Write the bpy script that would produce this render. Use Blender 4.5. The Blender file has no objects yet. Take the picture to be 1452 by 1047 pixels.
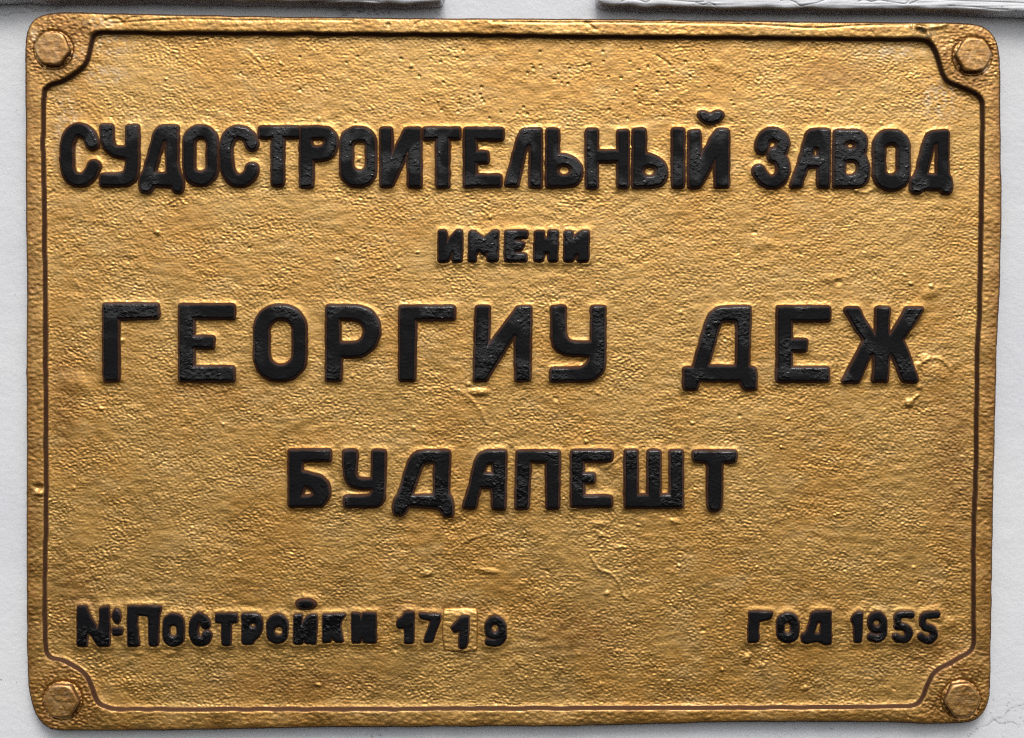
import bpy, math
import numpy as np
from mathutils import Vector

# ------------------------------------------------------------------ units
S = 0.0003            # one unit of the drawing (u) = 0.3 mm ; plaque about 41 x 30 cm
CX, CY = 726.0, 523.5 # drawing origin -> world origin
T = 11.0              # field of the plaque stands T units off the wall
LH = 6.5              # letter relief
RH = 9.5              # border relief
CAMD = 2200.0         # camera distance from the letter tops, in u

scene = bpy.context.scene
col = scene.collection

# ------------------------------------------------------------------ camera
cam_d = bpy.data.cameras.new('camera')
cam = bpy.data.objects.new('camera', cam_d)
col.objects.link(cam)
cam.location = (0, -(CAMD + T + 5) * S, 0)
cam.rotation_euler = (math.radians(90), 0, 0)
cam_d.sensor_width = 36
cam_d.lens = 36 * CAMD / 1452.0
cam_d.clip_start = 0.01
cam_d.clip_end = 100
scene.camera = cam

# ------------------------------------------------------------------ light
to_sun = Vector((0.08, -0.60, 0.83)).normalized()
world = bpy.data.worlds.new('World')
scene.world = world
world.use_nodes = True
wn = world.node_tree
wn.nodes.clear()
sky = wn.nodes.new('ShaderNodeTexSky')
sky.sky_type = 'NISHITA'
sky.sun_disc = False
sky.sun_elevation = math.asin(to_sun.z)
sky.sun_rotation = math.atan2(to_sun.x, to_sun.y)
sky.air_density = 1.0
sky.dust_density = 4.0
hs = wn.nodes.new('ShaderNodeHueSaturation')     # overcast: nearly colourless sky
hs.inputs['Saturation'].default_value = 0.22
bg = wn.nodes.new('ShaderNodeBackground')
bg.inputs['Strength'].default_value = 0.15
wo = wn.nodes.new('ShaderNodeOutputWorld')
wn.links.new(sky.outputs[0], hs.inputs['Color'])
wn.links.new(hs.outputs[0], bg.inputs['Color'])
wn.links.new(bg.outputs[0], wo.inputs['Surface'])

sun_d = bpy.data.lights.new('sun', 'SUN')
sun_d.energy = 1.5
sun_d.angle = math.radians(28)
sun_d.color = (1.0, 0.965, 0.92)
sun = bpy.data.objects.new('sun', sun_d)
col.objects.link(sun)
sun.rotation_euler = (-to_sun).to_track_quat('-Z', 'Y').to_euler()
sun.location = to_sun * 2

vs = scene.view_settings
vs.view_transform = 'Standard'
vs.look = 'None'
vs.gamma = 1
vs.exposure = 0.21
vs.use_curve_mapping = False
scene.cycles.use_denoising = False
scene.cycles.max_bounces = 6
scene.cycles.filter_width = 1.2

# ------------------------------------------------------------------ helpers
def W(x, y, h):
    """drawing x, y (down), height above the field -> world"""
    return ((x - CX) * S, -(T + h) * S, (CY - y) * S)

def band(shape, step, lx, ly, seed, bw=0.45):
    """band-passed noise, wavelength about lx by ly u, unit deviation"""
    r = np.random.default_rng(seed)
    n = r.standard_normal(shape)
    fy = np.fft.fftfreq(shape[0], step)[:, None] * ly
    fx = np.fft.rfftfreq(shape[1], step)[None, :] * lx
    f = np.sqrt(fx * fx + fy * fy) + 1e-9
    o = np.fft.irfft2(np.fft.rfft2(n) * np.exp(-np.log2(f) ** 2 / (2 * bw * bw)), s=shape)
    return o / o.std()

def sstep(a, b, x):
    t = np.clip((x - a) / (b - a), 0, 1)
    return t * t * (3 - 2 * t)

def blur(a, sig):
    """gaussian blur, sigma in cells"""
    k = int(math.ceil(sig * 3))
    g = np.exp(-np.arange(-k, k + 1) ** 2 / (2 * sig * sig)); g /= g.sum()
    p = np.pad(a, k, mode='edge')
    p = sum(w * p[i:i + a.shape[0], :] for i, w in enumerate(g))
    return sum(w * p[:, i:i + a.shape[1]] for i, w in enumerate(g))

def catmull(pts, n=6, closed=False):
    P = [np.array(p, float) for p in pts]
    m = len(P)
    out = []
    for i in range(m if closed else m - 1):
        if closed:
            a, b, c, d = P[i - 1], P[i], P[(i + 1) % m], P[(i + 2) % m]
        else:
            a = P[max(i - 1, 0)]; b = P[i]; c = P[i + 1]; d = P[min(i + 2, m - 1)]
        for k in range(n):
            t = k / n
            out.append(0.5 * ((2 * b) + (-a + c) * t + (2 * a - 5 * b + 4 * c - d) * t * t + (-a + 3 * b - 3 * c + d) * t ** 3))
    if not closed:
        out.append(P[-1])
    return np.array(out)

def chaikin(pts, cut):
    """round an outline: corners by about cut, the gentle bends of a curve fully"""
    P = np.array(pts, float)
    for it, c in enumerate((cut, cut * 0.4)):
        o = []
        m = len(P)
        for i in range(m):
            b = P[i]
            u, v = b - P[i - 1], P[(i + 1) % m] - b
            turn = abs(math.degrees(math.atan2(u[0] * v[1] - u[1] * v[0], u[0] * v[0] + u[1] * v[1])))
            lim = c if turn > 52 else 1e9
            for w in (-u, v):
                L = np.hypot(*w) + 1e-9
                o.append(b + w / L * min(lim, 0.27 * L, 6 * c))
        P = np.array(o)
    return P

def seg_dist(X, Y, a, b):
    vx, vy = b[0] - a[0], b[1] - a[1]
    L2 = vx * vx + vy * vy + 1e-12
    t = np.clip(((X - a[0]) * vx + (Y - a[1]) * vy) / L2, 0, 1)
    return np.hypot(X - a[0] - t * vx, Y - a[1] - t * vy)

def poly_sdf(X, Y, P):
    d = np.full(X.shape, 1e9)
    ins = np.zeros(X.shape, bool)
    m = len(P)
    for i in range(m):
        a, b = P[i], P[(i + 1) % m]
        d = np.minimum(d, seg_dist(X, Y, a, b))
        if a[1] != b[1]:
            c = ((a[1] > Y) != (b[1] > Y)) & (X < (b[0] - a[0]) * (Y - a[1]) / (b[1] - a[1]) + a[0])
            ins ^= c
    return np.where(ins, -d, d)

def poly_sdf_grid(xs, ys, P, reach):
    """signed distance on a grid, exact within reach of the outline"""
    d = np.full((len(ys), len(xs)), float(reach))
    ins = np.zeros(d.shape, bool)
    m = len(P)
    for i in range(m):
        a, b = P[i], P[(i + 1) % m]
        i0 = np.searchsorted(xs, min(a[0], b[0]) - reach); i1 = np.searchsorted(xs, max(a[0], b[0]) + reach)
        j0 = np.searchsorted(ys, min(a[1], b[1]) - reach); j1 = np.searchsorted(ys, max(a[1], b[1]) + reach)
        if i1 > i0 and j1 > j0:
            X, Y = np.meshgrid(xs[i0:i1], ys[j0:j1])
            d[j0:j1, i0:i1] = np.minimum(d[j0:j1, i0:i1], seg_dist(X, Y, a, b))
        if a[1] != b[1]:
            lo, hi = (a, b) if a[1] < b[1] else (b, a)
            for j in range(np.searchsorted(ys, lo[1]), np.searchsorted(ys, hi[1])):
                xc = lo[0] + (hi[0] - lo[0]) * (ys[j] - lo[1]) / (hi[1] - lo[1])
                ins[j, :np.searchsorted(xs, xc)] ^= True
    return np.where(ins, -d, d)

def line_bump(xs, ys, H, pts, width, height, n=5):
    """raise (or cut) a soft ridge along a curve"""
    P = catmull(pts, n)
    r = width * 3
    i0, i1 = np.searchsorted(xs, [P[:, 0].min() - r, P[:, 0].max() + r])
    j0, j1 = np.searchsorted(ys, [P[:, 1].min() - r, P[:, 1].max() + r])
    if i1 <= i0 or j1 <= j0:
        return
    X, Y = np.meshgrid(xs[i0:i1], ys[j0:j1])
    d = np.full(X.shape, 1e9)
    for k in range(len(P) - 1):
        d = np.minimum(d, seg_dist(X, Y, P[k], P[k + 1]))
    H[j0:j1, i0:i1] += height * np.exp(-(d / width) ** 2)

def spot(xs, ys, H, x, y, rx, ry, h, rot=0):
    r = 3 * max(rx, ry)
    i0, i1 = np.searchsorted(xs, [x - r, x + r]); j0, j1 = np.searchsorted(ys, [y - r, y + r])
    if i1 <= i0 or j1 <= j0:
        return
    X, Y = np.meshgrid(xs[i0:i1] - x, ys[j0:j1] - y)
    c, s = math.cos(rot), math.sin(rot)
    q = ((X * c + Y * s) / rx) ** 2 + ((-X * s + Y * c) / ry) ** 2
    H[j0:j1, i0:i1] += h * np.exp(-q ** 1.5)

def relief(name, xs, ys, H, keep, mat, parent=None, attrs=None, origin=None):
    """a mesh over the grid cells marked in keep"""
    ny, nx = H.shape
    idx = np.arange(ny * nx).reshape(ny, nx)
    k = keep
    q = np.stack([idx[:-1, :-1][k], idx[1:, :-1][k], idx[1:, 1:][k], idx[:-1, 1:][k]], 1)
    used, inv = np.unique(q.ravel(), return_inverse=True)
    X = np.broadcast_to(xs[None, :], H.shape).ravel()[used]
    Y = np.broadcast_to(ys[:, None], H.shape).ravel()[used]
    Z = H.ravel()[used]
    co = np.stack([(X - CX) * S, -(T + Z) * S, (CY - Y) * S], 1)
    o3 = np.array(origin if origin is not None else (0, 0, 0), float)
    co = co - o3
    me = bpy.data.meshes.new(name)
    nf = len(q)
    me.vertices.add(len(co)); me.vertices.foreach_set('co', co.astype(np.float32).ravel())
    me.loops.add(nf * 4); me.loops.foreach_set('vertex_index', inv.astype(np.int32).ravel())
    me.polygons.add(nf)
    me.polygons.foreach_set('loop_start', np.arange(0, nf * 4, 4, dtype=np.int32))
    me.polygons.foreach_set('use_smooth', np.ones(nf, bool))
    for an, av in (attrs or {}).items():
        at = me.attributes.new(an, 'FLOAT', 'POINT')
        at.data.foreach_set('value', av.ravel()[used].astype(np.float32))
    me.update(calc_edges=True)
    me.materials.append(mat)
    ob = bpy.data.objects.new(name, me)
    col.objects.link(ob)
    if parent is not None:
        ob.parent = parent
        ob.location = o3 - np.array(parent_world(parent))
    else:
        ob.location = o3
    return ob

def parent_world(p):
    v = Vector((0, 0, 0))
    while p is not None:
        v = v + p.location
        p = p.parent
    return tuple(v)

def tag(o, label, cat=None, kind=None, group=None):
    if label: o['label'] = label
    if cat: o['category'] = cat
    if kind: o['kind'] = kind
    if group: o['group'] = group

# ------------------------------------------------------------------ materials
class NT:
    def __init__(self, name):
        self.m = bpy.data.materials.new(name)
        self.m.use_nodes = True
        self.t = self.m.node_tree
        self.t.nodes.clear()
        self.out = self.n('ShaderNodeOutputMaterial')
        self.bs = self.n('ShaderNodeBsdfPrincipled')
        self.l(self.bs.outputs[0], self.out.inputs['Surface'])
        self.pos = self.n('ShaderNodeNewGeometry').outputs['Position']
    def n(self, k, **kw):
        o = self.t.nodes.new(k)
        for a, b in kw.items(): setattr(o, a, b)
        return o
    def l(self, a, b): self.t.links.new(a, b)
    def put(self, sock, v):
        if hasattr(v, 'is_output'): self.l(v, sock)
        else: sock.default_value = v
    def noise(self, wl, detail=3, rough=0.55, off=0.0, stretch=(1, 1, 1)):
        """noise with features about wl drawing units across"""
        mp = self.n('ShaderNodeMapping')
        mp.inputs['Location'].default_value = (off, off * 0.7, off * 1.3)
        mp.inputs['Scale'].default_value = stretch
        self.l(self.pos, mp.inputs['Vector'])
        t = self.n('ShaderNodeTexNoise')
        t.inputs['Scale'].default_value = 1.0 / (wl * S)
        t.inputs['Detail'].default_value = detail
        t.inputs['Roughness'].default_value = rough
        self.l(mp.outputs[0], t.inputs['Vector'])
        return t.outputs['Fac']
    def ramp(self, v, a, b, lo=0.0, hi=1.0, smooth=True):
        r = self.n('ShaderNodeMapRange')
        r.interpolation_type = 'SMOOTHSTEP' if smooth else 'LINEAR'
        self.put(r.inputs['Value'], v)
        for nme, x in (('From Min', a), ('From Max', b), ('To Min', lo), ('To Max', hi)):
            r.inputs[nme].default_value = x
        return r.outputs['Result']
    def mix(self, f, a, b):
        m = self.n('ShaderNodeMix', data_type='RGBA')
        self.put(m.inputs[0], f); self.put(m.inputs[6], a); self.put(m.inputs[7], b)
        return m.outputs[2]
    def math(self, op, a, b=0.0):
        m = self.n('ShaderNodeMath', operation=op)
        self.put(m.inputs[0], a); self.put(m.inputs[1], b)
        return m.outputs[0]
    def attr(self, name):
        return self.n('ShaderNodeAttribute', attribute_name=name).outputs['Fac']
    def bump(self, h, dist, strength=1.0):
        b = self.n('ShaderNodeBump')
        b.inputs['Strength'].default_value = strength
        b.inputs['Distance'].default_value = dist * S
        self.l(h, b.inputs['Height'])
        self.l(b.outputs[0], self.bs.inputs['Normal'])
    def set(self, **kw):
        for k, v in kw.items(): self.put(self.bs.inputs[k.replace('_', ' ')], v)

GOLD_A = (0.560, 0.324, 0.088, 1)
GOLD_B = (0.530, 0.280, 0.063, 1)
GOLD_C = (0.590, 0.360, 0.120, 1)
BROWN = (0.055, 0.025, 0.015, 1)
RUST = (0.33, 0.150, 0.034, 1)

def gold_colour(k):
    c = k.mix(k.ramp(k.noise(150, 4, 0.6, 3.1), 0.40, 0.62), GOLD_A, GOLD_B)
    c = k.mix(k.ramp(k.noise(60, 4, 0.6, 8.7, (1, 1, 1.8)), 0.50, 0.68, 0, 0.75), c, GOLD_C)
    c = k.mix(k.ramp(k.noise(26, 3, 0.6, 1.3, (1, 1, 2.2)), 0.55, 0.72, 0, 0.4), c, (0.44, 0.245, 0.07, 1))
    return c

def make_gold(name, with_attr=True):
    k = NT(name)
    c = gold_colour(k)
    metal = 0.92
    if with_attr:
        st = k.math('MULTIPLY', k.attr('stain_tone'), k.ramp(k.noise(14, 4, 0.65, 5.5), 0.38, 0.60, 0.35, 1.0))
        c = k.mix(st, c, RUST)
        pale = k.math('MULTIPLY', k.attr('pale'), k.ramp(k.noise(9, 3, 0.6, 2.2), 0.42, 0.60))
        c = k.mix(pale, c, (0.60, 0.50, 0.36, 1))
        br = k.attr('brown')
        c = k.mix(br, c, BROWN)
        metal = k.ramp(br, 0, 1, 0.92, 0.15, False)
    rg = k.ramp(k.noise(45, 4, 0.6, 6.6), 0.35, 0.65, 0.41, 0.53)
    if with_attr:
        mr = k.n('ShaderNodeMix', data_type='FLOAT')
        k.put(mr.inputs[0], br); k.put(mr.inputs[2], rg); mr.inputs[3].default_value = 0.85
        rg = mr.outputs[0]
        k.set(Specular_IOR_Level=k.ramp(br, 0, 1, 0.5, 0.12, False))
    k.set(Base_Color=c, Metallic=metal, Roughness=rg, Coat_Weight=(k.ramp(br, 0, 0.8, 0.42, 0.0, False) if with_attr else 0.42), Coat_Roughness=0.22, Coat_IOR=1.75)
    k.bump(k.math('ADD', k.noise(5.0, 3, 0.6, 0.4), k.math('MULTIPLY', k.noise(4.0, 2, 0.5, 6.1, (0.16, 1, 1)), 0.9)), 0.5)
    return k.m

def make_letter_mat():
    k = NT('letter_paint')
    d = k.attr('edge')                       # distance from the edge of the letter's face, u
    dn = k.math('ADD', d, k.math('MULTIPLY', k.math('SUBTRACT', k.noise(9, 3, 0.6, 4.4), 0.5), 1.1))
    black = k.ramp(dn, -0.1, 0.7, 1, 0)
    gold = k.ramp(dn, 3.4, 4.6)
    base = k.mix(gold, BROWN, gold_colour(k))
    wet = k.ramp(k.noise(55, 2, 0.5, 9.1), 0.47, 0.58)     # glossy, runny paint here and there
    blk = k.mix(wet, (0.0058, 0.0057, 0.0066, 1), (0.003, 0.003, 0.0036, 1))
    k.set(Base_Color=k.mix(black, base, blk))
    k.set(Metallic=k.math('MULTIPLY', k.math('SUBTRACT', 1.0, black), k.ramp(gold, 0, 1, 0.12, 0.92, False)))
    rb = k.ramp(wet, 0, 1, 0.46, 0.15, False)
    mr = k.n('ShaderNodeMix', data_type='FLOAT')
    k.put(mr.inputs[0], black); k.put(mr.inputs[2], k.ramp(gold, 0, 1, 0.75, 0.45, False)); k.put(mr.inputs[3], rb)
    k.set(Roughness=mr.outputs[0])
    h = k.math('ADD', k.math('MULTIPLY', k.noise(4.5, 3, 0.6, 7.7, (1, 1, 1.7)), 0.30), k.math('MULTIPLY', k.ramp(k.noise(6.5, 2, 0.5, 2.9), 0.50, 0.74), k.ramp(wet, 0, 1, 0.0, 1.0, False)))
    k.bump(h, 0.5)
    k.set(Specular_IOR_Level=k.ramp(wet, 0, 1, 0.08, 0.42, False))
    return k.m

def make_white(name, dirt=True, base=(0.65, 0.657, 0.672, 1)):
    k = NT(name)
    c = k.mix(k.ramp(k.noise(260, 4, 0.55, 1.7), 0.35, 0.65), base, (base[0] * 0.93, base[1] * 0.94, base[2] * 0.96, 1))
    c = k.mix(k.ramp(k.noise(5, 3, 0.6, 3.7), 0.58, 0.80, 0, 0.25), c, (0.50, 0.50, 0.51, 1))
    c = k.mix(k.ramp(k.noise(11, 2, 0.5, 9.9), 0.735, 0.765, 0, 0.9), c, (0.16, 0.14, 0.13, 1))
    c = k.mix(k.attr('dirt'), c, (0.06, 0.052, 0.048, 1))
    k.set(Base_Color=c, Roughness=k.ramp(k.noise(30, 3, 0.6, 5.1), 0.3, 0.7, 0.45, 0.65))
    h = k.math('ADD', k.noise(7, 3, 0.55, 0.9), k.math('MULTIPLY', k.noise(34, 2, 0.5, 4.9), 2.0))
    k.bump(h, 0.55)
    return k.m

M_GOLD = make_gold('gold_paint')
M_BOLT = make_gold('bolt_gold_paint')
M_LET = make_letter_mat()
M_WALL = make_white('white_wall_paint')
M_BOARD = make_white('white_board_paint', base=(0.69, 0.70, 0.72, 1))

# ------------------------------------------------------------------ the wall
def axis(parts):
    return np.unique(np.concatenate([np.arange(a, b, s) for a, b, s in parts]))
wx = axis([(-1500, -60, 90), (-60, 46, 1.5), (46, 1396, 4), (1396, 1500, 1.5), (1500, 3001, 90)])
wy = axis([(-1300, -40, 90), (-40, 46, 1.5), (46, 980, 18), (980, 1085, 1.5), (1085, 2400, 90)])
wh = np.full((len(wy), len(wx)), -T)
r = np.random.default_rng(5)
wd = np.zeros_like(wh)
for pts in ([(1378, 1048), (1392, 1036), (1405, 1032), (1415, 1024), (1428, 1020), (1436, 1010), (1452, 1004), (1480, 998)],
            [(1415, 1024), (1424, 1030), (1440, 1028), (1450, 1034)],
            [(-20, 16), (5, 18), (12, 15), (30, 14), (50, 12), (70, 11), (88, 5)], [(30, 6), (48, 10), (58, 4)]):
    line_bump(wx, wy, wh, pts, 1.2, -0.25)
    line_bump(wx, wy, wd, pts, 1.0, 0.5)
for q in range(26):                         # soot and flaking under the smooth board and below the plaque
    spot(wx, wy, wd, *r.normal((512, 14), (26, 2.6)), r.uniform(1.2, 5), r.uniform(0.8, 2), 0.75)
for q in range(14):
    spot(wx, wy, wd, *r.normal((538, 1040), (12, 6)), r.uniform(0.8, 2.4), r.uniform(0.7, 1.8), 0.55)
for q in range(14):
    spot(wx, wy, wd, *r.normal((622, 14), (6, 4)), r.uniform(1, 4), r.uniform(0.8, 2), 0.3)
for q in range(16):
    spot(wx, wy, wd, *r.normal((1385, 38), (26, 6)), r.uniform(0.8, 2.4), r.uniform(0.7, 1.5), 0.5)
for q in range(22):
    spot(wx, wy, wd, *r.normal((1436, 1010), (16, 22)), r.uniform(0.7, 2.0), r.uniform(0.7, 1.5), 0.6)
for q in range(120):
    spot(wx, wy, wd, r.choice([r.uniform(-40, 36), r.uniform(1410, 1490), r.uniform(0, 1452)]), r.choice([r.uniform(-30, 22), r.uniform(1025, 1075)]), r.uniform(0.6, 1.3), r.uniform(0.6, 1.2), 0.5)
wd = np.clip(wd * np.clip(0.75 + 0.5 * np.random.default_rng(3).standard_normal(wd.shape), 0, 1.3), 0, 0.9)
wall = relief('wall', wx, wy, wh, np.ones((len(wy) - 1, len(wx) - 1), bool), M_WALL, attrs={'dirt': wd})
tag(wall, 'white painted flat wall behind the plaque', kind='structure')

# ------------------------------------------------------------------ the two boards above
def board(outline, seed, cracks, label, depth=32):
    P = chaikin(outline, 3.0)
    x0, x1 = P[:, 0].min() - 5, P[:, 0].max() + 5
    y0, y1 = P[:, 1].min() - 5, P[:, 1].max() + 5
    xs = np.arange(x0, x1, 1.3)
    ys = axis([(y0, -20, 6), (-20, y1, 1.0)])
    d = poly_sdf_grid(xs, ys, P, 16)
    g = band((len(ys), len(xs)), 1.3, 60, 20, seed)
    d = d + 0.6 * g
    H = -T + depth - 5 * (1 - np.sqrt(np.clip(1 - (1 - np.clip(-d, 0, 7) / 7) ** 2, 0, 1)))
    H = H - (depth + 3) * sstep(0, 2.5, d)
    H += 0.16 * band(H.shape, 1.3, 70, 6, seed + 1) * (d < 0)
    dirt = np.zeros_like(H)
    for c in cracks:
        line_bump(xs, ys, H, c, 0.8, -1.1)
        line_bump(xs, ys, dirt, c, 0.7, 0.75)
    kp = (d[:-1, :-1] < 4) | (d[1:, 1:] < 4)
    ob = relief('wooden_board', xs, ys, H, kp, M_BOARD, attrs={'dirt': np.clip(dirt, 0, 0.8)}, origin=W(float(x0 + x1) / 2, float(y1), -T))
    tag(ob, label, 'board')
    return ob

board([(-420, -90), (626, -90), (627, 2), (624, 6.5), (560, 7.2), (440, 5.5), (340, 3), (220, 1), (100, 1.2), (0, 1), (-420, 0)], 21,
      [[(440, 5), (500, 4), (540, 5.5)], [(300, -2), (380, -1), (450, 1)]],
      'white painted wooden board with smooth paint, above the long word СУДОСТРОИТЕЛЬНЫЙ')
board([(848, -90), (1880, -90), (1880, 27), (1452, 22), (1400, 19), (1340, 17), (1272, 15.5), (1150, 15), (1000, 14.2), (930, 12.5), (858, 10.5), (848, 6)], 22,
      [[(880, 6), (890, 3), (905, 4), (915, 7), (925, 2.5), (950, 4), (985, 6.5), (995, 6)],
       [(1104, 5), (1115, 4), (1125, 7), (1133, 12), (1142, 10), (1155, 8), (1165, 4), (1175, 0)],
       [(1214, 6), (1222, 3.5), (1232, 6), (1243, 4), (1255, 6), (1270, 8), (1280, 9), (1286, 2)],
       [(1286, 9), (1300, 4), (1320, 3), (1360, 5), (1400, 6), (1450, 8)],
       [(1340, 12), (1372, 13), (1400, 16), (1425, 17)], [(985, 8), (996, 10), (1004, 8), (1012, 11)]],
      'white painted wooden board with cracked flaking paint, above the word ЗАВОД')

# ------------------------------------------------------------------ the plaque
plaque = bpy.data.objects.new('name_plate', None)
col.objects.link(plaque)
plaque.location = W(726, 1030, -T)
tag(plaque, 'cast gold-painted plaque with raised black Cyrillic lettering, bolted to the white wall', 'plaque')

OUTER = [(36.2, 200), (36, 120), (36, 72), (37.5, 50), (41.7, 36.7), (48.3, 28), (58, 22.5), (72, 19), (93, 18), (127, 17.6), (150, 18.6), (242, 20.5),
         (350, 22.6), (460, 24.3), (680, 26.3), (800, 26.3), (1042, 29), (1150, 30.4), (1272, 31.4), (1330, 31.6), (1363, 32.4), (1380, 34), (1393.6, 37.8), (1406, 47),
         (1413.5, 60), (1417.2, 78), (1418.4, 105), (1418.6, 160), (1419.4, 220), (1420.6, 290), (1418.6, 380), (1416, 450), (1413.6, 500), (1411.4, 600), (1408.7, 700), (1406.3, 850), (1405, 920),
         (1404.4, 968), (1402.8, 988), (1398, 1005), (1389.6, 1016.5), (1376.7, 1023), (1360, 1025.5), (1326, 1026.6), (1260, 1024.8), (1120, 1024), (1022, 1024.5), (900, 1028), (800, 1030), (650, 1031),
         (450, 1032), (330, 1034.5), (242, 1036), (140, 1036.4), (82, 1036), (67, 1031), (56.5, 1022), (48, 1006.5), (42.5, 987), (40, 970), (38.6, 940), (38, 880), (37.6, 800), (37.5, 700), (38, 600), (37.4, 500), (38, 400), (36.6, 300)]
INNER = [(62.3, 135), (66, 125), (73, 120), (90, 114), (105, 106), (117, 95), (125, 82), (129, 67), (131.5, 55), (136, 49), (144, 46.4), (165, 45.8), (220, 47), (350, 47.6), (460, 48.2), (680, 50), (800, 51.8), (1042, 53.4), (1150, 55), (1272, 56.3), (1296, 56.3),
         (1309, 57), (1318, 61), (1324, 68), (1328.4, 78), (1332.5, 92), (1337, 105.5), (1344, 115), (1356, 121.5), (1372, 128), (1385, 134), (1391.6, 142), (1393.6, 154), (1393, 200), (1391.6, 290), (1389.6, 420), (1386.4, 500), (1385, 600), (1383.4, 690), (1380.6, 760), (1381, 850), (1380.4, 890),
         (1381.4, 908), (1378.6, 920), (1370, 928), (1352, 937.5), (1336.6, 946), (1323, 957), (1315, 971.6), (1310, 986), (1303, 996.5), (1293, 1000.8), (1276, 1002.4), (1210, 1003), (1022, 1004.2), (800, 1004.6), (500, 1006), (330, 1006), (242, 1006.2), (168, 1006), (151, 1003), (140.5, 997.5), (135, 988), (131.5, 978), (125, 963), (115, 951.6), (101, 942), (87, 936.2),
         (74, 934), (67.4, 928), (64.8, 916), (63, 860), (63.8, 800), (65.2, 700), (64.8, 600), (64.4, 450), (62.6, 300), (61.2, 200)]

STEP = 1.2
gx = np.arange(30, 1428, STEP)
gy = np.arange(11, 1044, STEP)
SH = (len(gy), len(gx))
GX, GY = np.meshgrid(gx, gy)
d_out = poly_sdf_grid(gx, gy, catmull(OUTER, 4, True), 40)
d_in = poly_sdf_grid(gx, gy, catmull(INNER, 4, True), 30)
d_out = d_out + 0.22 * band(SH, STEP, 70, 70, 31, 0.6) + 0.04 * band(SH, STEP, 12, 12, 32)
d_in = d_in + 0.3 * band(SH, STEP, 50, 50, 33, 0.6) + 0.05 * band(SH, STEP, 11, 11, 34)

# --- letters: outlines read in enlarged detail sheets (origin, scale) of the plaque
def box(x0, y0, x1, y1): return ('p', [(x0, y0), (x1, y0), (x1, y1), (x0, y1)])
def P(*pts): return ('p', list(pts))
def Hh(*pts): return ('h', list(pts))
def EL(x, y, rx, ry): return ('e', (x, y, rx, ry))
def HE(x, y, rx, ry): return ('he', (x, y, rx, ry))
def R(w, *pts): return ('r', (w, list(pts)))
def RING(x0, y0, x1, y1, rr, a0, b0, a1, b1, ri): return ('ring', (x0, y0, x1, y1, rr, a0, b0, a1, b1, ri))

A_ = (80, 140, 6); B_ = (290, 140, 6); C_ = (500, 140, 6); D_ = (700, 140, 6); E_ = (900, 140, 6); F_ = (1120, 140, 6); G_ = (610, 270, 6)
H_ = (130, 400, 6); I_ = (340, 400, 6); J_ = (540, 400, 6); K_ = (660, 400, 6); L_ = (950, 400, 6); M_ = (1100, 400, 6)
N_ = (395, 600, 6); O_ = (600, 600, 6); P_ = (820, 600, 6); Q_ = (95, 810, 6); R_ = (300, 810, 6); S_ = (500, 810, 6); T_ = (1050, 830, 8.541); U_ = (1180, 830, 8.541)

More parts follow.
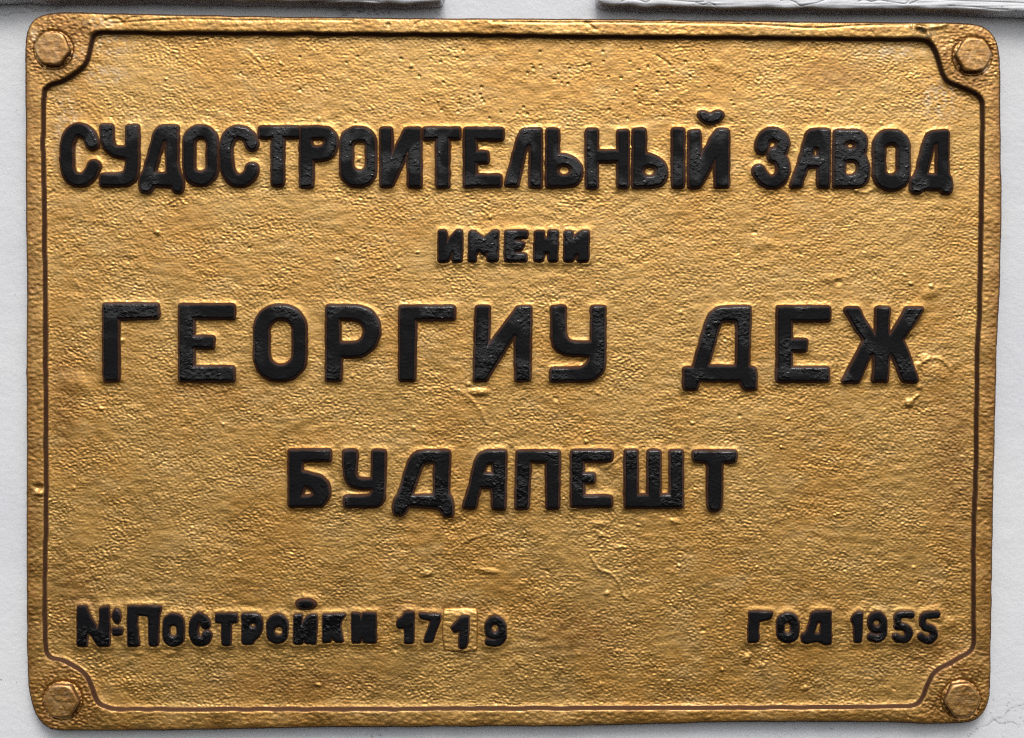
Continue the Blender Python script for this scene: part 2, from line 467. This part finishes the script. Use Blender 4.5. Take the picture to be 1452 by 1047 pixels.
GLYPHS = [
 # first line
 ('С', A_, [R(88, (305, 378), (270, 308), (200, 265), (130, 292), (90, 380), (86, 500), (97, 610), (140, 678), (222, 688), (285, 640), (316, 578))]),
 ('У', A_, [P((382, 226), (470, 226), (470, 368), (500, 414), (600, 414), (600, 232), (690, 232), (690, 625), (660, 695), (600, 735), (380, 735), (380, 650), (560, 648), (600, 600), (600, 500), (500, 490), (430, 445), (388, 385))]),
 ('Д', A_, [P((895, 235), (1025, 237), (1022, 560), (1040, 640), (1065, 660), (1072, 760), (1050, 795), (1005, 790), (985, 740), (830, 735), (800, 780), (770, 795), (725, 785), (710, 740), (718, 660), (745, 630), (800, 430), (838, 290), (860, 255)), Hh((905, 355), (940, 350), (948, 640), (825, 642))]),
 ('О', A_, [RING(1088, 235, 1362, 730, 135, 1165, 325, 1288, 632, 58)]),
 ('С', B_, [R(86, (403, 388), (370, 318), (300, 284), (228, 304), (186, 385), (181, 500), (196, 608), (240, 676), (300, 696), (358, 675), (396, 625), (402, 598))]),
 ('Т', B_, [box(470, 245, 804, 326), box(580, 300, 665, 732)]),
 ('Р', B_, [P((820, 245), (1030, 245), (1090, 275), (1120, 330), (1122, 410), (1090, 475), (1040, 515), (915, 520), (912, 742), (820, 745)), Hh((910, 335), (1015, 330), (1032, 350), (1030, 385), (1000, 415), (930, 418), (905, 395), (900, 350))]),
 ('О', B_, [RING(1165, 250, 1447, 738, 125, 1250, 348, 1385, 620, 62)]),
 ('И', C_, [P((245, 257), (325, 255), (328, 515), (440, 280), (460, 255), (570, 255), (575, 745), (482, 745), (475, 425), (350, 700), (330, 742), (248, 742))]),
 ('Т', C_, [box(608, 255, 906, 335), box(722, 300, 812, 746)]),
 ('Е', C_, [box(958, 258, 1044, 742), box(958, 258, 1272, 345), box(1000, 456, 1146, 540), box(958, 655, 1256, 740)]),
 ('Л', D_, [P((105, 735), (215, 320), (240, 280), (270, 262), (400, 262), (400, 745), (315, 742), (320, 400), (295, 380), (265, 430), (200, 735))]),
 ('Ь', D_, [P((460, 262), (545, 264), (545, 478), (640, 490), (715, 530), (750, 605), (735, 690), (680, 742), (455, 742)), HE(600, 610, 66, 53)]),
 ('Н', D_, [box(797, 265, 876, 755), box(1064, 275, 1140, 748), box(830, 450, 1110, 530)]),
 ('Ы', D_, [P((1195, 262), (1285, 265), (1285, 474), (1370, 490), (1440, 540), (1475, 610), (1455, 695), (1400, 745), (1190, 745)), HE(1327, 618, 68, 52), box(1530, 260, 1612, 747)]),
 ('Й', E_, [P((470, 280), (550, 275), (558, 515), (690, 285), (715, 265), (795, 270), (792, 745), (693, 745), (690, 490), (570, 725), (540, 752), (466, 750))], [P((548, 125), (575, 114), (610, 122), (648, 138), (690, 116), (725, 110), (748, 128), (738, 160), (705, 192), (655, 206), (605, 196), (565, 168))]),
 ('З', E_, [R(88, (1085, 415), (1100, 345), (1150, 306), (1210, 308), (1256, 350), (1256, 415), (1220, 468), (1190, 490)), R(88, (1190, 470), (1250, 530), (1264, 600), (1245, 665), (1190, 706), (1130, 700), (1080, 655), (1058, 618))]),
 ('А', F_, [P((15, 750), (100, 500), (140, 330), (165, 282), (190, 266), (335, 268), (330, 745), (250, 745), (245, 575), (150, 580), (130, 610), (95, 738)), Hh((205, 405), (250, 420), (252, 490), (240, 502), (182, 497))]),
 ('В', F_, [P((388, 278), (580, 272), (630, 300), (652, 360), (642, 440), (625, 470), (655, 520), (673, 600), (660, 690), (610, 745), (380, 745)), HE(520, 398, 56, 36), Hh((465, 525), (550, 520), (585, 560), (590, 620), (550, 660), (480, 660), (455, 635))]),
 ('О', F_, [RING(722, 275, 1012, 768, 130, 802, 375, 925, 655, 58)]),
 ('Д', F_, [P((1035, 690), (1080, 660), (1140, 400), (1165, 330), (1200, 282), (1345, 277), (1340, 640), (1372, 680), (1375, 770), (1360, 800), (1300, 795), (1285, 765), (1130, 765), (1110, 795), (1060, 795), (1036, 770)), Hh((1225, 380), (1262, 372), (1258, 655), (1155, 650))]),
 # second line
 ('И', G_, [P((75, 345), (135, 345), (145, 445), (205, 360), (230, 345), (270, 345), (265, 605), (195, 605), (193, 510), (150, 600), (75, 605))]),
 ('М', G_, [P((335, 350), (380, 345), (455, 412), (530, 345), (577, 345), (570, 600), (490, 600), (488, 520), (455, 548), (420, 505), (392, 530), (385, 605), (330, 600))]),
 ('Е', G_, [P((643, 345), (827, 345), (822, 400), (735, 408), (718, 430), (760, 438), (798, 450), (778, 502), (722, 518), (730, 537), (812, 542), (817, 600), (638, 600))]),
 ('Н', G_, [P((895, 350), (965, 350), (968, 412), (1005, 414), (1010, 345), (1086, 345), (1077, 600), (1010, 600), (1010, 528), (965, 528), (960, 600), (888, 600))]),
 ('И', G_, [P((1148, 350), (1207, 350), (1215, 412), (1280, 345), (1347, 345), (1342, 602), (1260, 602), (1255, 538), (1225, 556), (1210, 602), (1143, 602))]),
 # third line
 ('Г', H_, [P((105, 192), (557, 195), (560, 300), (220, 310), (222, 832), (108, 836))]),
 ('Е', H_, [box(752, 200, 860, 836), box(752, 200, 1206, 304), box(800, 468, 1031, 557), box(752, 728, 1202, 836)]),
 ('О', I_, [RING(130, 205, 555, 832, 195, 240, 310, 460, 715, 105)]),
 ('Р', I_, [P((745, 207), (1020, 207), (1120, 250), (1175, 335), (1186, 430), (1155, 530), (1090, 600), (1000, 632), (860, 632), (852, 832), (742, 832)), Hh((840, 308), (990, 312), (1050, 350), (1072, 410), (1055, 480), (1000, 525), (842, 525))]),
 ('Г', J_, [P((168, 213), (622, 213), (617, 310), (290, 315), (280, 832), (165, 832))]),
 ('И', J_, [P((818, 213), (918, 213), (905, 562), (1138, 262), (1165, 220), (1270, 213), (1260, 834), (1155, 834), (1150, 450), (1130, 450), (925, 775), (890, 834), (800, 834))]),
 ('У', K_, [P((742, 212), (842, 212), (842, 450), (860, 492), (905, 518), (1080, 518), (1080, 213), (1180, 213), (1180, 700), (1160, 770), (1110, 815), (1040, 836), (730, 838), (735, 742), (960, 740), (1030, 720), (1062, 670), (1062, 626), (850, 614), (780, 578), (744, 515))]),
 ('Д', L_, [P((125, 740), (203, 730), (217, 690), (290, 420), (330, 310), (370, 252), (430, 220), (680, 215), (668, 560), (662, 728), (725, 740), (727, 905), (640, 907), (600, 836), (250, 832), (220, 908), (125, 907)), Hh((440, 325), (560, 320), (582, 345), (575, 724), (310, 722), (370, 540), (400, 400))]),
 ('Е', L_, [box(922, 217, 1028, 842), box(922, 217, 1356, 325), box(980, 495, 1160, 582), box(918, 734, 1346, 838)]),
 ('Ж', M_, [P((595, 235), (620, 222), (700, 225), (750, 330), (845, 465), (860, 440), (862, 224), (962, 222), (952, 440), (968, 470), (1060, 340), (1115, 226), (1250, 228), (1190, 330), (1075, 490), (1130, 620), (1206, 830), (1190, 848), (1085, 840), (1000, 620), (970, 600), (950, 690), (945, 840), (835, 840), (850, 700), (840, 610), (800, 620), (705, 845), (580, 850), (590, 820), (680, 650), (760, 500), (690, 400))]),
 # fourth line
 ('Б', N_, [P((95, 238), (437, 235), (432, 316), (195, 318), (190, 420), (340, 448), (400, 490), (432, 560), (415, 640), (370, 702), (95, 706)), Hh((215, 525), (285, 555), (308, 610), (260, 632), (188, 630))]),
 ('У', N_, [P((558, 238), (660, 238), (650, 420), (660, 460), (690, 486), (802, 480), (806, 240), (902, 240), (892, 620), (880, 680), (830, 710), (565, 706), (562, 630), (770, 628), (800, 600), (804, 555), (650, 550), (590, 510), (560, 430))]),
 ('Д', N_, [P((1000, 640), (1030, 610), (1075, 450), (1110, 330), (1155, 265), (1210, 243), (1450, 243), (1435, 612), (1465, 640), (1480, 740), (1470, 790), (1420, 790), (1382, 740), (1340, 712), (1100, 700), (1080, 750), (1040, 780), (985, 765), (985, 700)), Hh((1215, 350), (1250, 328), (1335, 325), (1332, 622), (1120, 625))]),
 ('А', O_, [P((345, 715), (400, 560), (440, 360), (470, 282), (520, 245), (697, 240), (690, 727), (600, 727), (590, 545), (480, 540), (440, 718)), Hh((540, 335), (600, 340), (602, 440), (503, 435))]),
 ('П', O_, [P((808, 245), (1152, 245), (1146, 722), (1060, 722), (1055, 328), (905, 323), (885, 722), (793, 722))]),
 ('Е', P_, [box(-50, 240, 36, 706), box(-50, 240, 282, 320), box(0, 436, 131, 502), box(-50, 628, 276, 706)]),
 ('Ш', P_, [box(406, 240, 495, 706), box(600, 240, 690, 706), box(790, 240, 880, 706), box(406, 620, 880, 712)]),
 ('Т', P_, [P((985, 245), (1338, 245), (1336, 325), (1225, 328), (1216, 350), (1213, 700), (1190, 738), (1125, 738), (1108, 700), (1112, 360), (1090, 325), (990, 320))]),
 # fifth line
 ('№', Q_, [P((85, 300), (160, 300), (185, 370), (255, 495), (275, 460), (275, 318), (352, 300), (360, 640), (262, 640), (182, 520), (166, 540), (165, 642), (83, 642)), EL(418, 385, 33, 54), box(386, 486, 466, 546)]),
 ('П', Q_, [P((513, 300), (797, 300), (777, 400), (771, 637), (695, 637), (690, 380), (595, 375), (592, 500), (615, 637), (513, 640))]),
 ('О', Q_, [RING(815, 365, 992, 640, 86, 868, 460, 936, 560, 33)]),
 ('С', Q_, [R(74, (1180, 458), (1156, 412), (1115, 398), (1080, 450), (1077, 540), (1100, 590), (1140, 602), (1178, 580), (1188, 548))]),
 ('Т', R_, [box(30, 364, 216, 440), box(85, 400, 160, 632)]),
 ('Р', R_, [P((260, 364), (390, 362), (425, 400), (432, 480), (410, 550), (360, 590), (350, 622), (258, 624)), HE(352, 462, 28, 22)]),
 ('О', R_, [RING(470, 370, 645, 616, 86, 530, 470, 606, 552, 36)]),
 ('Й', R_, [P((700, 373), (768, 370), (763, 472), (800, 400), (828, 370), (896, 373), (887, 622), (800, 622), (785, 575), (770, 622), (693, 622))], [EL(800, 281, 56, 33)]),
 ('К', R_, [P((948, 370), (1020, 374), (1055, 365), (1137, 370), (1080, 460), (1122, 604), (1050, 604), (1020, 556), (1010, 607), (943, 607))]),
 ('И', R_, [P((1193, 358), (1258, 358), (1268, 424), (1290, 358), (1397, 358), (1397, 612), (1292, 612), (1280, 556), (1265, 612), (1193, 612))]),
 ('1', S_, [P((373, 440), (385, 410), (420, 395), (450, 350), (522, 350), (517, 617), (440, 617), (440, 470), (410, 492), (378, 480))]),
 ('7', S_, [P((563, 363), (747, 368), (742, 440), (702, 520), (682, 607), (603, 607), (638, 500), (670, 422), (575, 402))]),
 ('1', S_, [P((838, 480), (898, 420), (920, 385), (987, 385), (982, 560), (970, 640), (935, 662), (905, 640), (915, 500), (870, 520))]),
 ('9', S_, [EL(1214, 486, 88, 97), HE(1212, 490, 34, 39), R(54, (1276, 510), (1274, 570), (1226, 610), (1158, 606))]),
 ('Г', T_, [P((108, 320), (397, 328), (372, 402), (280, 432), (225, 437), (217, 692), (98, 692))]),
 ('О', T_, [RING(445, 342, 706, 697, 125, 530, 450, 615, 592, 42)]),
 ('Д', T_, [P((745, 600), (800, 580), (840, 460), (870, 340), (930, 315), (1097, 318), (1102, 600), (1107, 715), (1010, 722), (960, 680), (870, 690), (800, 712), (743, 685)), Hh((945, 440), (977, 445), (975, 590), (888, 590))]),
 ('1', U_, [P((233, 420), (260, 360), (310, 330), (372, 328), (357, 692), (273, 692), (270, 482), (240, 452))]),
 ('9', U_, [EL(552, 455, 110, 126), HE(545, 462, 44, 42), R(80, (622, 470), (620, 590), (565, 650), (478, 634))]),
 ('5', U_, [R(70, (960, 362), (810, 372), (804, 500)), R(80, (800, 500), (892, 515), (938, 580), (896, 655), (810, 652), (778, 632))]),
 ('5', U_, [R(70, (1276, 362), (1150, 368), (1104, 410), (1108, 480), (1150, 520)), R(80, (1140, 515), (1214, 540), (1238, 606), (1190, 668), (1120, 655), (1086, 628))]),
]

def glyph_sdf(X, Y, prims, sheet):
    x0, y0, k = sheet
    U, V = (X - x0) * k, (Y - y0) * k
    d = np.full(X.shape, 1e9)
    cuts = []
    for kind, a in prims:
        if kind in 'ph':
            e = poly_sdf(U, V, chaikin(a, (1.3 if kind == 'p' else 2.0) * k)) / k
        elif kind in ('e', 'he'):
            x, y, rx, ry = a
            q = np.hypot((U - x) / rx, (V - y) / ry)
            e = (q - 1) * min(rx, ry) / k
        elif kind == 'r':
            w, pts = a
            Q = catmull(pts, 5)
            e = np.full(X.shape, 1e9)
            for i in range(len(Q) - 1):
                e = np.minimum(e, seg_dist(U, V, Q[i], Q[i + 1]))
            e = (e - w / 2) / k
        elif kind == 'ring':
            def rr(a0, b0, a1, b1, r_):
                r_ = min(r_, (a1 - a0) / 2, (b1 - b0) / 2)
                qx = np.abs(U - (a0 + a1) / 2) - (a1 - a0) / 2 + r_
                qy = np.abs(V - (b0 + b1) / 2) - (b1 - b0) / 2 + r_
                return np.hypot(np.maximum(qx, 0), np.maximum(qy, 0)) + np.minimum(np.maximum(qx, qy), 0) - r_
            e = np.maximum(rr(*a[:5]), -rr(*a[5:])) / k
        if kind[0] == 'h':
            cuts.append(e)
        else:
            d = np.minimum(d, e)
    for e in cuts:
        d = np.maximum(d, -e)
    return d

def extent(prims, sheet):
    x0, y0, k = sheet
    xs, ys = [], []
    for kind, a in prims:
        if kind in 'ph': xs += [p[0] for p in a]; ys += [p[1] for p in a]
        elif kind in ('e', 'he'): xs += [a[0] - a[2], a[0] + a[2]]; ys += [a[1] - a[3], a[1] + a[3]]
        elif kind == 'r': xs += [p[0] - a[0] / 2 for p in a[1]] + [p[0] + a[0] / 2 for p in a[1]]; ys += [p[1] - a[0] / 2 for p in a[1]] + [p[1] + a[0] / 2 for p in a[1]]
        else: xs += [a[0], a[2]]; ys += [a[1], a[3]]
    return x0 + min(xs) / k, y0 + min(ys) / k, x0 + max(xs) / k, y0 + max(ys) / k

# --- surface of the casting
n1 = band(SH, STEP, 7.8, 5.2, 41, 0.45)
n2 = band(SH, STEP, 9.5, 5.8, 42, 0.40)
n3 = band(SH, STEP, 30, 20, 43, 0.5)
n4 = band(SH, STEP, 150, 120, 44, 0.6)
n5 = band(SH, STEP, 5.0, 4.2, 48, 0.35)
mod = 0.76 + 0.22 * band(SH, STEP, 130, 80, 45, 0.6)
mod *= 1 - 0.45 * np.exp(-((GX - 740) / 240) ** 2 - ((GY - 110) / 60) ** 2)
mod = np.clip(mod, 0.3, 1.35)
grain = mod * (0.185 * n1 - 0.215 * np.abs(n2) + 0.07 * n5) + 0.12 * n3 + 0.16 * n4
rim_n = 0.13 * band(SH, STEP, 14, 9, 46) + 0.09 * band(SH, STEP, 6, 5, 47) + 0.3 * band(SH, STEP, 70, 60, 49)
field = grain.copy()

# lumps, runs and scars of the casting
for a in [(678, 556, 13, 5.5, 3.2, 0), (1290, 572, 6, 6, 3.4, 0), (1299, 564, 7, 2.5, 1.8, -0.7), (1326, 528, 20, 14, 2.2, 0.3), (1312, 508, 9, 5, 1.8, -0.5),
          (108, 545, 20, 14, 2.0, 0.4), (1302, 517, 4, 4, 2.2, 0), (1305, 549, 4, 4, 1.8, 0), (240, 927, 7, 4, 1.6, 0), (196, 927, 6, 4, 1.8, 0), (1060, 935, 5, 7, 2.2, 0.2), (1080, 945, 4, 4, 1.6, 0),
          (850, 744, 10, 4, 1.6, 0), (957, 740, 8, 4, 1.5, 0), (690, 810, 18, 4, 1.6, 0.15), (605, 815, 10, 3, 1.3, -0.2), (880, 777, 8, 3, 1.3, 0), (1345, 885, 12, 9, 2.2, 0), (1180, 395, 12, 7, 1.4, 0.2),
          (1190, 400, 5, 4, -1.8, 0), (1080, 345, 14, 8, 1.4, 0), (1320, 415, 14, 8, 1.8, -0.5), (870, 665, 12, 9, 1.4, 0), (1015, 92, 10, 7, 1.4, 0.3), (560, 870, 16, 4, 0.8, 0), (180, 970, 40, 8, 0.8, 0)]:
    spot(gx, gy, field, *a[:4], a[4] * 0.8, a[5])
for pts, w, h in [([(1300, 525), (1312, 512), (1330, 508), (1345, 518), (1350, 526)], 3.0, 2.2), ([(640, 550), (660, 560), (680, 580), (690, 600)], 2.6, 1.3), ([(838, 790), (850, 808), (866, 814), (878, 828), (884, 844), (890, 850)], 2.0, 1.6),
                  ([(858, 664), (868, 658), (880, 648)], 2.4, 2.0), ([(948, 146), (960, 138), (978, 128)], 2.6, 0.9), ([(932, 78), (944, 86), (950, 92)], 1.6, -1.8), ([(350, 70), (362, 80), (372, 92)], 2.2, 1.0), ([(1337, 828), (1345, 850), (1352, 868)], 3.2, 1.3),
                  ([(655, 772), (668, 764), (690, 758)], 2.4, 1.0), ([(795, 675), (797, 684), (797, 692)], 1.1, -1.6), ([(240, 286), (252, 280), (262, 290)], 2.0, 1.2), ([(1215, 270), (1230, 272), (1240, 266)], 2.4, 1.2)]:
    line_bump(gx, gy, field, pts, w, h * 0.55)
r = np.random.default_rng(11)
for q in range(70):                         # blow holes, most of them above the first line
    spot(gx, gy, field, r.normal(790, 190), r.uniform(66, 168), r.uniform(1.3, 2.4), r.uniform(1.2, 2.0), -1.7)
for q in range(90):
    spot(gx, gy, field, r.uniform(75, 1380), r.uniform(70, 990), r.uniform(1.6, 4.5), r.uniform(1.3, 3), r.choice([1.3, 1.7, 1.1, -1.3]), r.uniform(-0.5, 0.5))

# fillets where the field climbs to the letters, and the swell between them
lift = np.zeros(SH)
near = np.zeros(SH)
for g in GLYPHS:
    sets = [g[2]] + ([g[3]] if len(g) > 3 else [])
    for prims in sets:
        x0, y0, x1, y1 = extent(prims, g[1])
        i0, i1 = np.searchsorted(gx, [x0 - 22, x1 + 22]); j0, j1 = np.searchsorted(gy, [y0 - 22, y1 + 22])
        d = glyph_sdf(GX[j0:j1, i0:i1], GY[j0:j1, i0:i1], prims, g[1])
        e = np.clip(d - 3.8, 0, 30)
        lift[j0:j1, i0:i1] = np.maximum(lift[j0:j1, i0:i1], 1.4 * np.exp(-(e / 3.4) ** 1.3))
        near[j0:j1, i0:i1] = np.maximum(near[j0:j1, i0:i1], np.exp(-(e / 8) ** 2))
field = field * (1 - 0.30 * near) + lift

flank = sstep(-2.6, 2.4, d_in)
fil = 1.6 * np.exp(-(np.clip(-d_in - 1.5, 0, 40) / 4.0) ** 1.3)
crown = 2.2 * (1 - np.clip((-d_out) / 11, 0, 1) ** 0.5) ** 2 * 1.6
rimsurf = RH + rim_n - crown - 0.7 * sstep(5, 0, d_in)
for pts, w, h in [([(150, 30), (166, 27), (176, 33), (184, 27), (200, 25)], 1.8, -1.1), ([(160, 34), (260, 28.5), (340, 30), (420, 29.5), (500, 30)], 1.4, -0.9),
                  ([(700, 32), (760, 33), (860, 33), (960, 34), (1040, 35), (1100, 38), (1160, 41), (1220, 37), (1290, 36)], 1.4, -1.1),
                  ([(1302, 40), (1312, 44), (1316, 54)], 3.5, 2.2), ([(1298, 39), (1320, 40), (1340, 36)], 3.0, 1.6), ([(588, 36), (596, 31), (606, 30)], 1.4, -1.0), ([(830, 33), (838, 38), (842, 42)], 2.0, -1.3),
                  ([(84, 18), (95, 17), (105, 19), (118, 18)], 2.4, 1.6)]:
    line_bump(gx, gy, rimsurf, pts, w, h)
for q in range(60):
    b = [(100, 50), (1350, 60), (110, 960), (1340, 965)][q % 4]
    spot(gx, gy, rimsurf, r.normal(b[0], 28), r.normal(b[1], 26), r.uniform(1.5, 4), r.uniform(1.5, 4), r.choice([1.0, -0.9, 0.8]))
spot(gx, gy, rimsurf, 551, 36, 3, 3, -1.6); spot(gx, gy, rimsurf, 705, 36, 14, 4, 0.9)
spot(gx, gy, rimsurf, 57, 691, 7, 4, -3.0); spot(gx, gy, rimsurf, 57, 700, 6, 3, 1.5)
BOLTS = [(77, 71.5, 0.13), (1377.5, 80.5, 0.0), (90, 992, 0.06), (1361.5, 990, 0.42)]
stain_tone = np.zeros(SH); pale = np.zeros(SH)
for bx, by, _ in BOLTS:
    rr_ = np.hypot(GX - bx, GY - by)
    rimsurf -= 2.2 * np.exp(-((rr_ - 26.5) / 2.2) ** 2)
    rimsurf += 0.30 * n1 * np.exp(-(rr_ / 55) ** 4)
    stain_tone = np.maximum(stain_tone, np.exp(-(rr_ / 62) ** 4) * (d_in > -2))
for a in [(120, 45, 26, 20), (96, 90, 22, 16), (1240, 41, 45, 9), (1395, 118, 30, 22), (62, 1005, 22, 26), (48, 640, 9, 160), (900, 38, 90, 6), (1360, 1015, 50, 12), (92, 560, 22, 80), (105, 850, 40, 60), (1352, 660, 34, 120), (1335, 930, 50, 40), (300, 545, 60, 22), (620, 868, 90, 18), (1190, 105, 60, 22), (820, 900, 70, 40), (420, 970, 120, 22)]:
    spot(gx, gy, stain_tone, *a, 0.7)
for a in [(110, 76, 12, 12), (145, 32, 22, 8), (1310, 45, 16, 10), (52, 52, 10, 12), (160, 62, 30, 16), (95, 190, 20, 60), (150, 105, 30, 14), (1330, 140, 30, 30), (1395, 96, 8, 8), (1270, 72, 50, 12)]:
    spot(gx, gy, pale, *a, 0.85)
stain_tone = np.maximum(stain_tone, 0.95 * (d_in > 1) * (0.3 + 0.7 * (np.abs(GX - CX) > 640) + 0.25 * (GY > 1000)) * sstep(-40, 0, d_out))  # border browner towards its outer edge, most on the side rims
stain_tone = np.clip(stain_tone, 0, 0.85); pale = np.clip(pale * 0.5, 0, 0.8)

Hp = (field + fil) * (1 - flank) + rimsurf * flank
Hp = Hp - (T + RH + 4) * sstep(-0.3, 2.6, d_out) - 2.2 * np.clip(1 - (-d_out) / 3.5, 0, 1) ** 2
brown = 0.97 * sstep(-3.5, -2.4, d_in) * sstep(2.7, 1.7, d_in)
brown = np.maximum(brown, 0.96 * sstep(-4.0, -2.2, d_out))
att = {'stain_tone': stain_tone, 'pale': pale, 'brown': brown}
inside = (d_out[:-1, :-1] < 3.4) | (d_out[1:, 1:] < 3.4) | (d_out[1:, :-1] < 3.4) | (d_out[:-1, 1:] < 3.4)
isfield = d_in[:-1, :-1] < -4.5
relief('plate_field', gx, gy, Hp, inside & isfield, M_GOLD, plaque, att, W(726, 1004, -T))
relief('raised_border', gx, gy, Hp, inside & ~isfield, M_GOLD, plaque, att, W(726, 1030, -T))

# --- letters and digits, each a casting of its own
LINES = [(0, 16, 'СУДОСТРОИТЕЛЬНЫЙ'), (16, 21, 'ЗАВОД'), (21, 26, 'ИМЕНИ'), (26, 33, 'ГЕОРГИУ'), (33, 36, 'ДЕЖ'), (36, 44, 'БУДАПЕШТ'), (44, 54, '№ ПОСТРОЙКИ'), (54, 58, '1719'), (58, 61, 'ГОД'), (61, 65, '1955')]
def cast(name, prims, sheet, parent, seed, base=0.0, lh=LH, fl=7.4):
    x0, y0, x1, y1 = extent(prims, sheet)
    st = 0.75
    xs = np.arange(x0 - 9.5, x1 + 9.5, st); ys = np.arange(y0 - 9.5, y1 + 9.5, st)
    X, Y = np.meshgrid(xs, ys)
    d = glyph_sdf(X, Y, prims, sheet)
    d = blur(d, 0.9) + 0.20 * band(d.shape, st, 20, 20, seed, 0.5) + 0.05 * band(d.shape, st, 5, 5, seed + 500, 0.4)
    if fl < 7: d = d + 0.45
    f = np.clip((d + 0.7) / (fl + 0.7), 0, 1) ** 1.12
    top = base + lh - 0.25 * np.clip(1 + d / 3, 0, 1) ** 2 + 0.05 * band(d.shape, st, 9, 7, seed + 900) + 0.04 * band(d.shape, st, 4, 3.2, seed + 1300) + 0.15 * band(d.shape, st, 34, 34, seed + 1700)
    H = top * (1 - f) + (base - 2.2) * f
    m = fl + 0.8
    kp = (d[:-1, :-1] < m) | (d[1:, 1:] < m) | (d[1:, :-1] < m) | (d[:-1, 1:] < m)
    return relief(name, xs, ys, H, kp, M_LET, parent, {'edge': d}, W((x0 + x1) / 2, y1, base))

patch = None
for i, g in enumerate(GLYPHS):
    word = [w for a, b, w in LINES if a <= i < b][0]
    ch = g[0]
    digit = ch.isdigit() and ch not in '№'
    if i == 56:      # the digit on its own little raised tile
        xs = np.arange(618, 688, 0.9); ys = np.arange(853, 936, 0.9)
        X, Y = np.meshgrid(xs, ys)
        d = poly_sdf(X, Y, chaikin([(627.5, 863), (677.5, 863), (676.5, 922), (671, 925), (633, 924), (627.5, 918)], 4.0))
        d = blur(d, 1.0) + 0.3 * band(d.shape, 0.9, 18, 18, 77)
        f = sstep(-1.2, 2.6, d)
        H = (4.2 + 0.14 * band(d.shape, 0.9, 12, 8, 78) + 0.06 * band(d.shape, 0.9, 5, 4, 79) - 2.6 * sstep(10, -2, Y - 862)) * (1 - f) - 3 * f
        z = np.zeros_like(H)
        kp = d[:-1, :-1] < 3.5
        patch = relief('digit_tile', xs, ys, H, kp, M_GOLD, plaque, {'stain_tone': z, 'pale': z, 'brown': 0.45 * sstep(0.2, 0.9, d) * sstep(2.2, 1.4, d) * (Y > 870)}, W(652, 925, 0))
        patch['label'] = 'small raised square tile carrying the third digit of the build number'
        o = cast('digit', g[2], g[1], patch, 100 + i, 3.8, 4.0, 5.0)
    elif digit:
        o = cast('digit', g[2], g[1], plaque, 100 + i, 0.0, 5.0, 4.8)
    else:
        o = cast('letter', g[2], g[1], plaque, 100 + i, 0.0, 5.0 if i > 43 else LH, 5.0 if i > 43 else (5.6 if 21 <= i < 26 else 7.4))
    o['label'] = ('raised black digit %s in %s' if digit else 'raised black letter %s in the word %s') % (ch, word)
    if len(g) > 3:
        b = cast('breve', g[3], g[1], o, 300 + i)

# --- hexagonal bolt heads
def bolt(cx, cy, rot, seed):
    rg = np.random.default_rng(seed)
    na, R0, hb = 96, 26.5, 13.5
    prof = [(1.0, -3, 0), (1.0, 2, 0), (1.0, 6, 0), (1.0, 9.5, 0), (0.99, 11.3, 0.25), (0.955, 12.6, 0.6), (0.90, 13.3, 0.9), (0.85, 13.5, 1)] + [(f_, 13.4, 1) for f_ in np.arange(0.79, 0.02, -0.06)]
    vs_, fs = [], []
    o3 = np.array(W(cx, cy, RH - 3))
    bn = 0.22 * band((120, 120), 0.6, 14, 14, seed) + 0.15 * band((120, 120), 0.6, 6, 6, seed + 9)
    for k, (f, z, c) in enumerate(prof):
        for a in range(na):
            th = 2 * math.pi * a / na
            u = (th - rot + math.pi / 6) % (math.pi / 3) - math.pi / 6
            hexr = R0 * math.cos(math.pi / 6) / math.cos(u - 0.0)
            u2 = abs(u)
            hexr = min(hexr, R0 * 0.965)
            rad = (hexr * (1 - c) + R0 * 0.90 * c) * f
            x, y = math.cos(th) * rad, math.sin(th) * rad
            n = bn[int(60 + y / 0.6), int(60 + x / 0.6)]
            if k >= 6: z2 = z + n * 0.7
            else:
                z2 = z; pass
            vs_.append(np.array(W(cx + x, cy + y, RH + z2 * 0.78)) - o3)
    for k in range(len(prof) - 1):
        for a in range(na):
            b = (a + 1) % na
            fs.append((k * na + b, k * na + a, (k + 1) * na + a, (k + 1) * na + b))
    fs.append(tuple((len(prof) - 1) * na + a for a in range(na))[::-1])
    me = bpy.data.meshes.new('bolt')
    me.from_pydata([tuple(v) for v in vs_], [], fs)
    for an, fn in (('stain_tone', lambda z: 0.8), ('pale', lambda z: 0.15), ('brown', lambda z: 0)):
        at = me.attributes.new(an, 'FLOAT', 'POINT')
        if an == 'brown':
            at.data.foreach_set('value', np.array([0.75 if k < 4 else (0.3 if k == 4 else 0.0) for k in range(len(prof)) for a in range(na)], np.float32))
        else:
            at.data.foreach_set('value', np.full(len(vs_), fn(0), np.float32))
    me.polygons.foreach_set('use_smooth', np.ones(len(me.polygons), bool))
    me.update()
    me.materials.append(M_BOLT)
    ob = bpy.data.objects.new('bolt', me)
    col.objects.link(ob)
    ob.parent = plaque
    ob.location = o3 - np.array(parent_world(plaque))
    return ob
for i, (bx, by, ro) in enumerate(BOLTS):
    bolt(bx, by, ro + math.pi / 6 if i != 3 else ro, 70 + i)
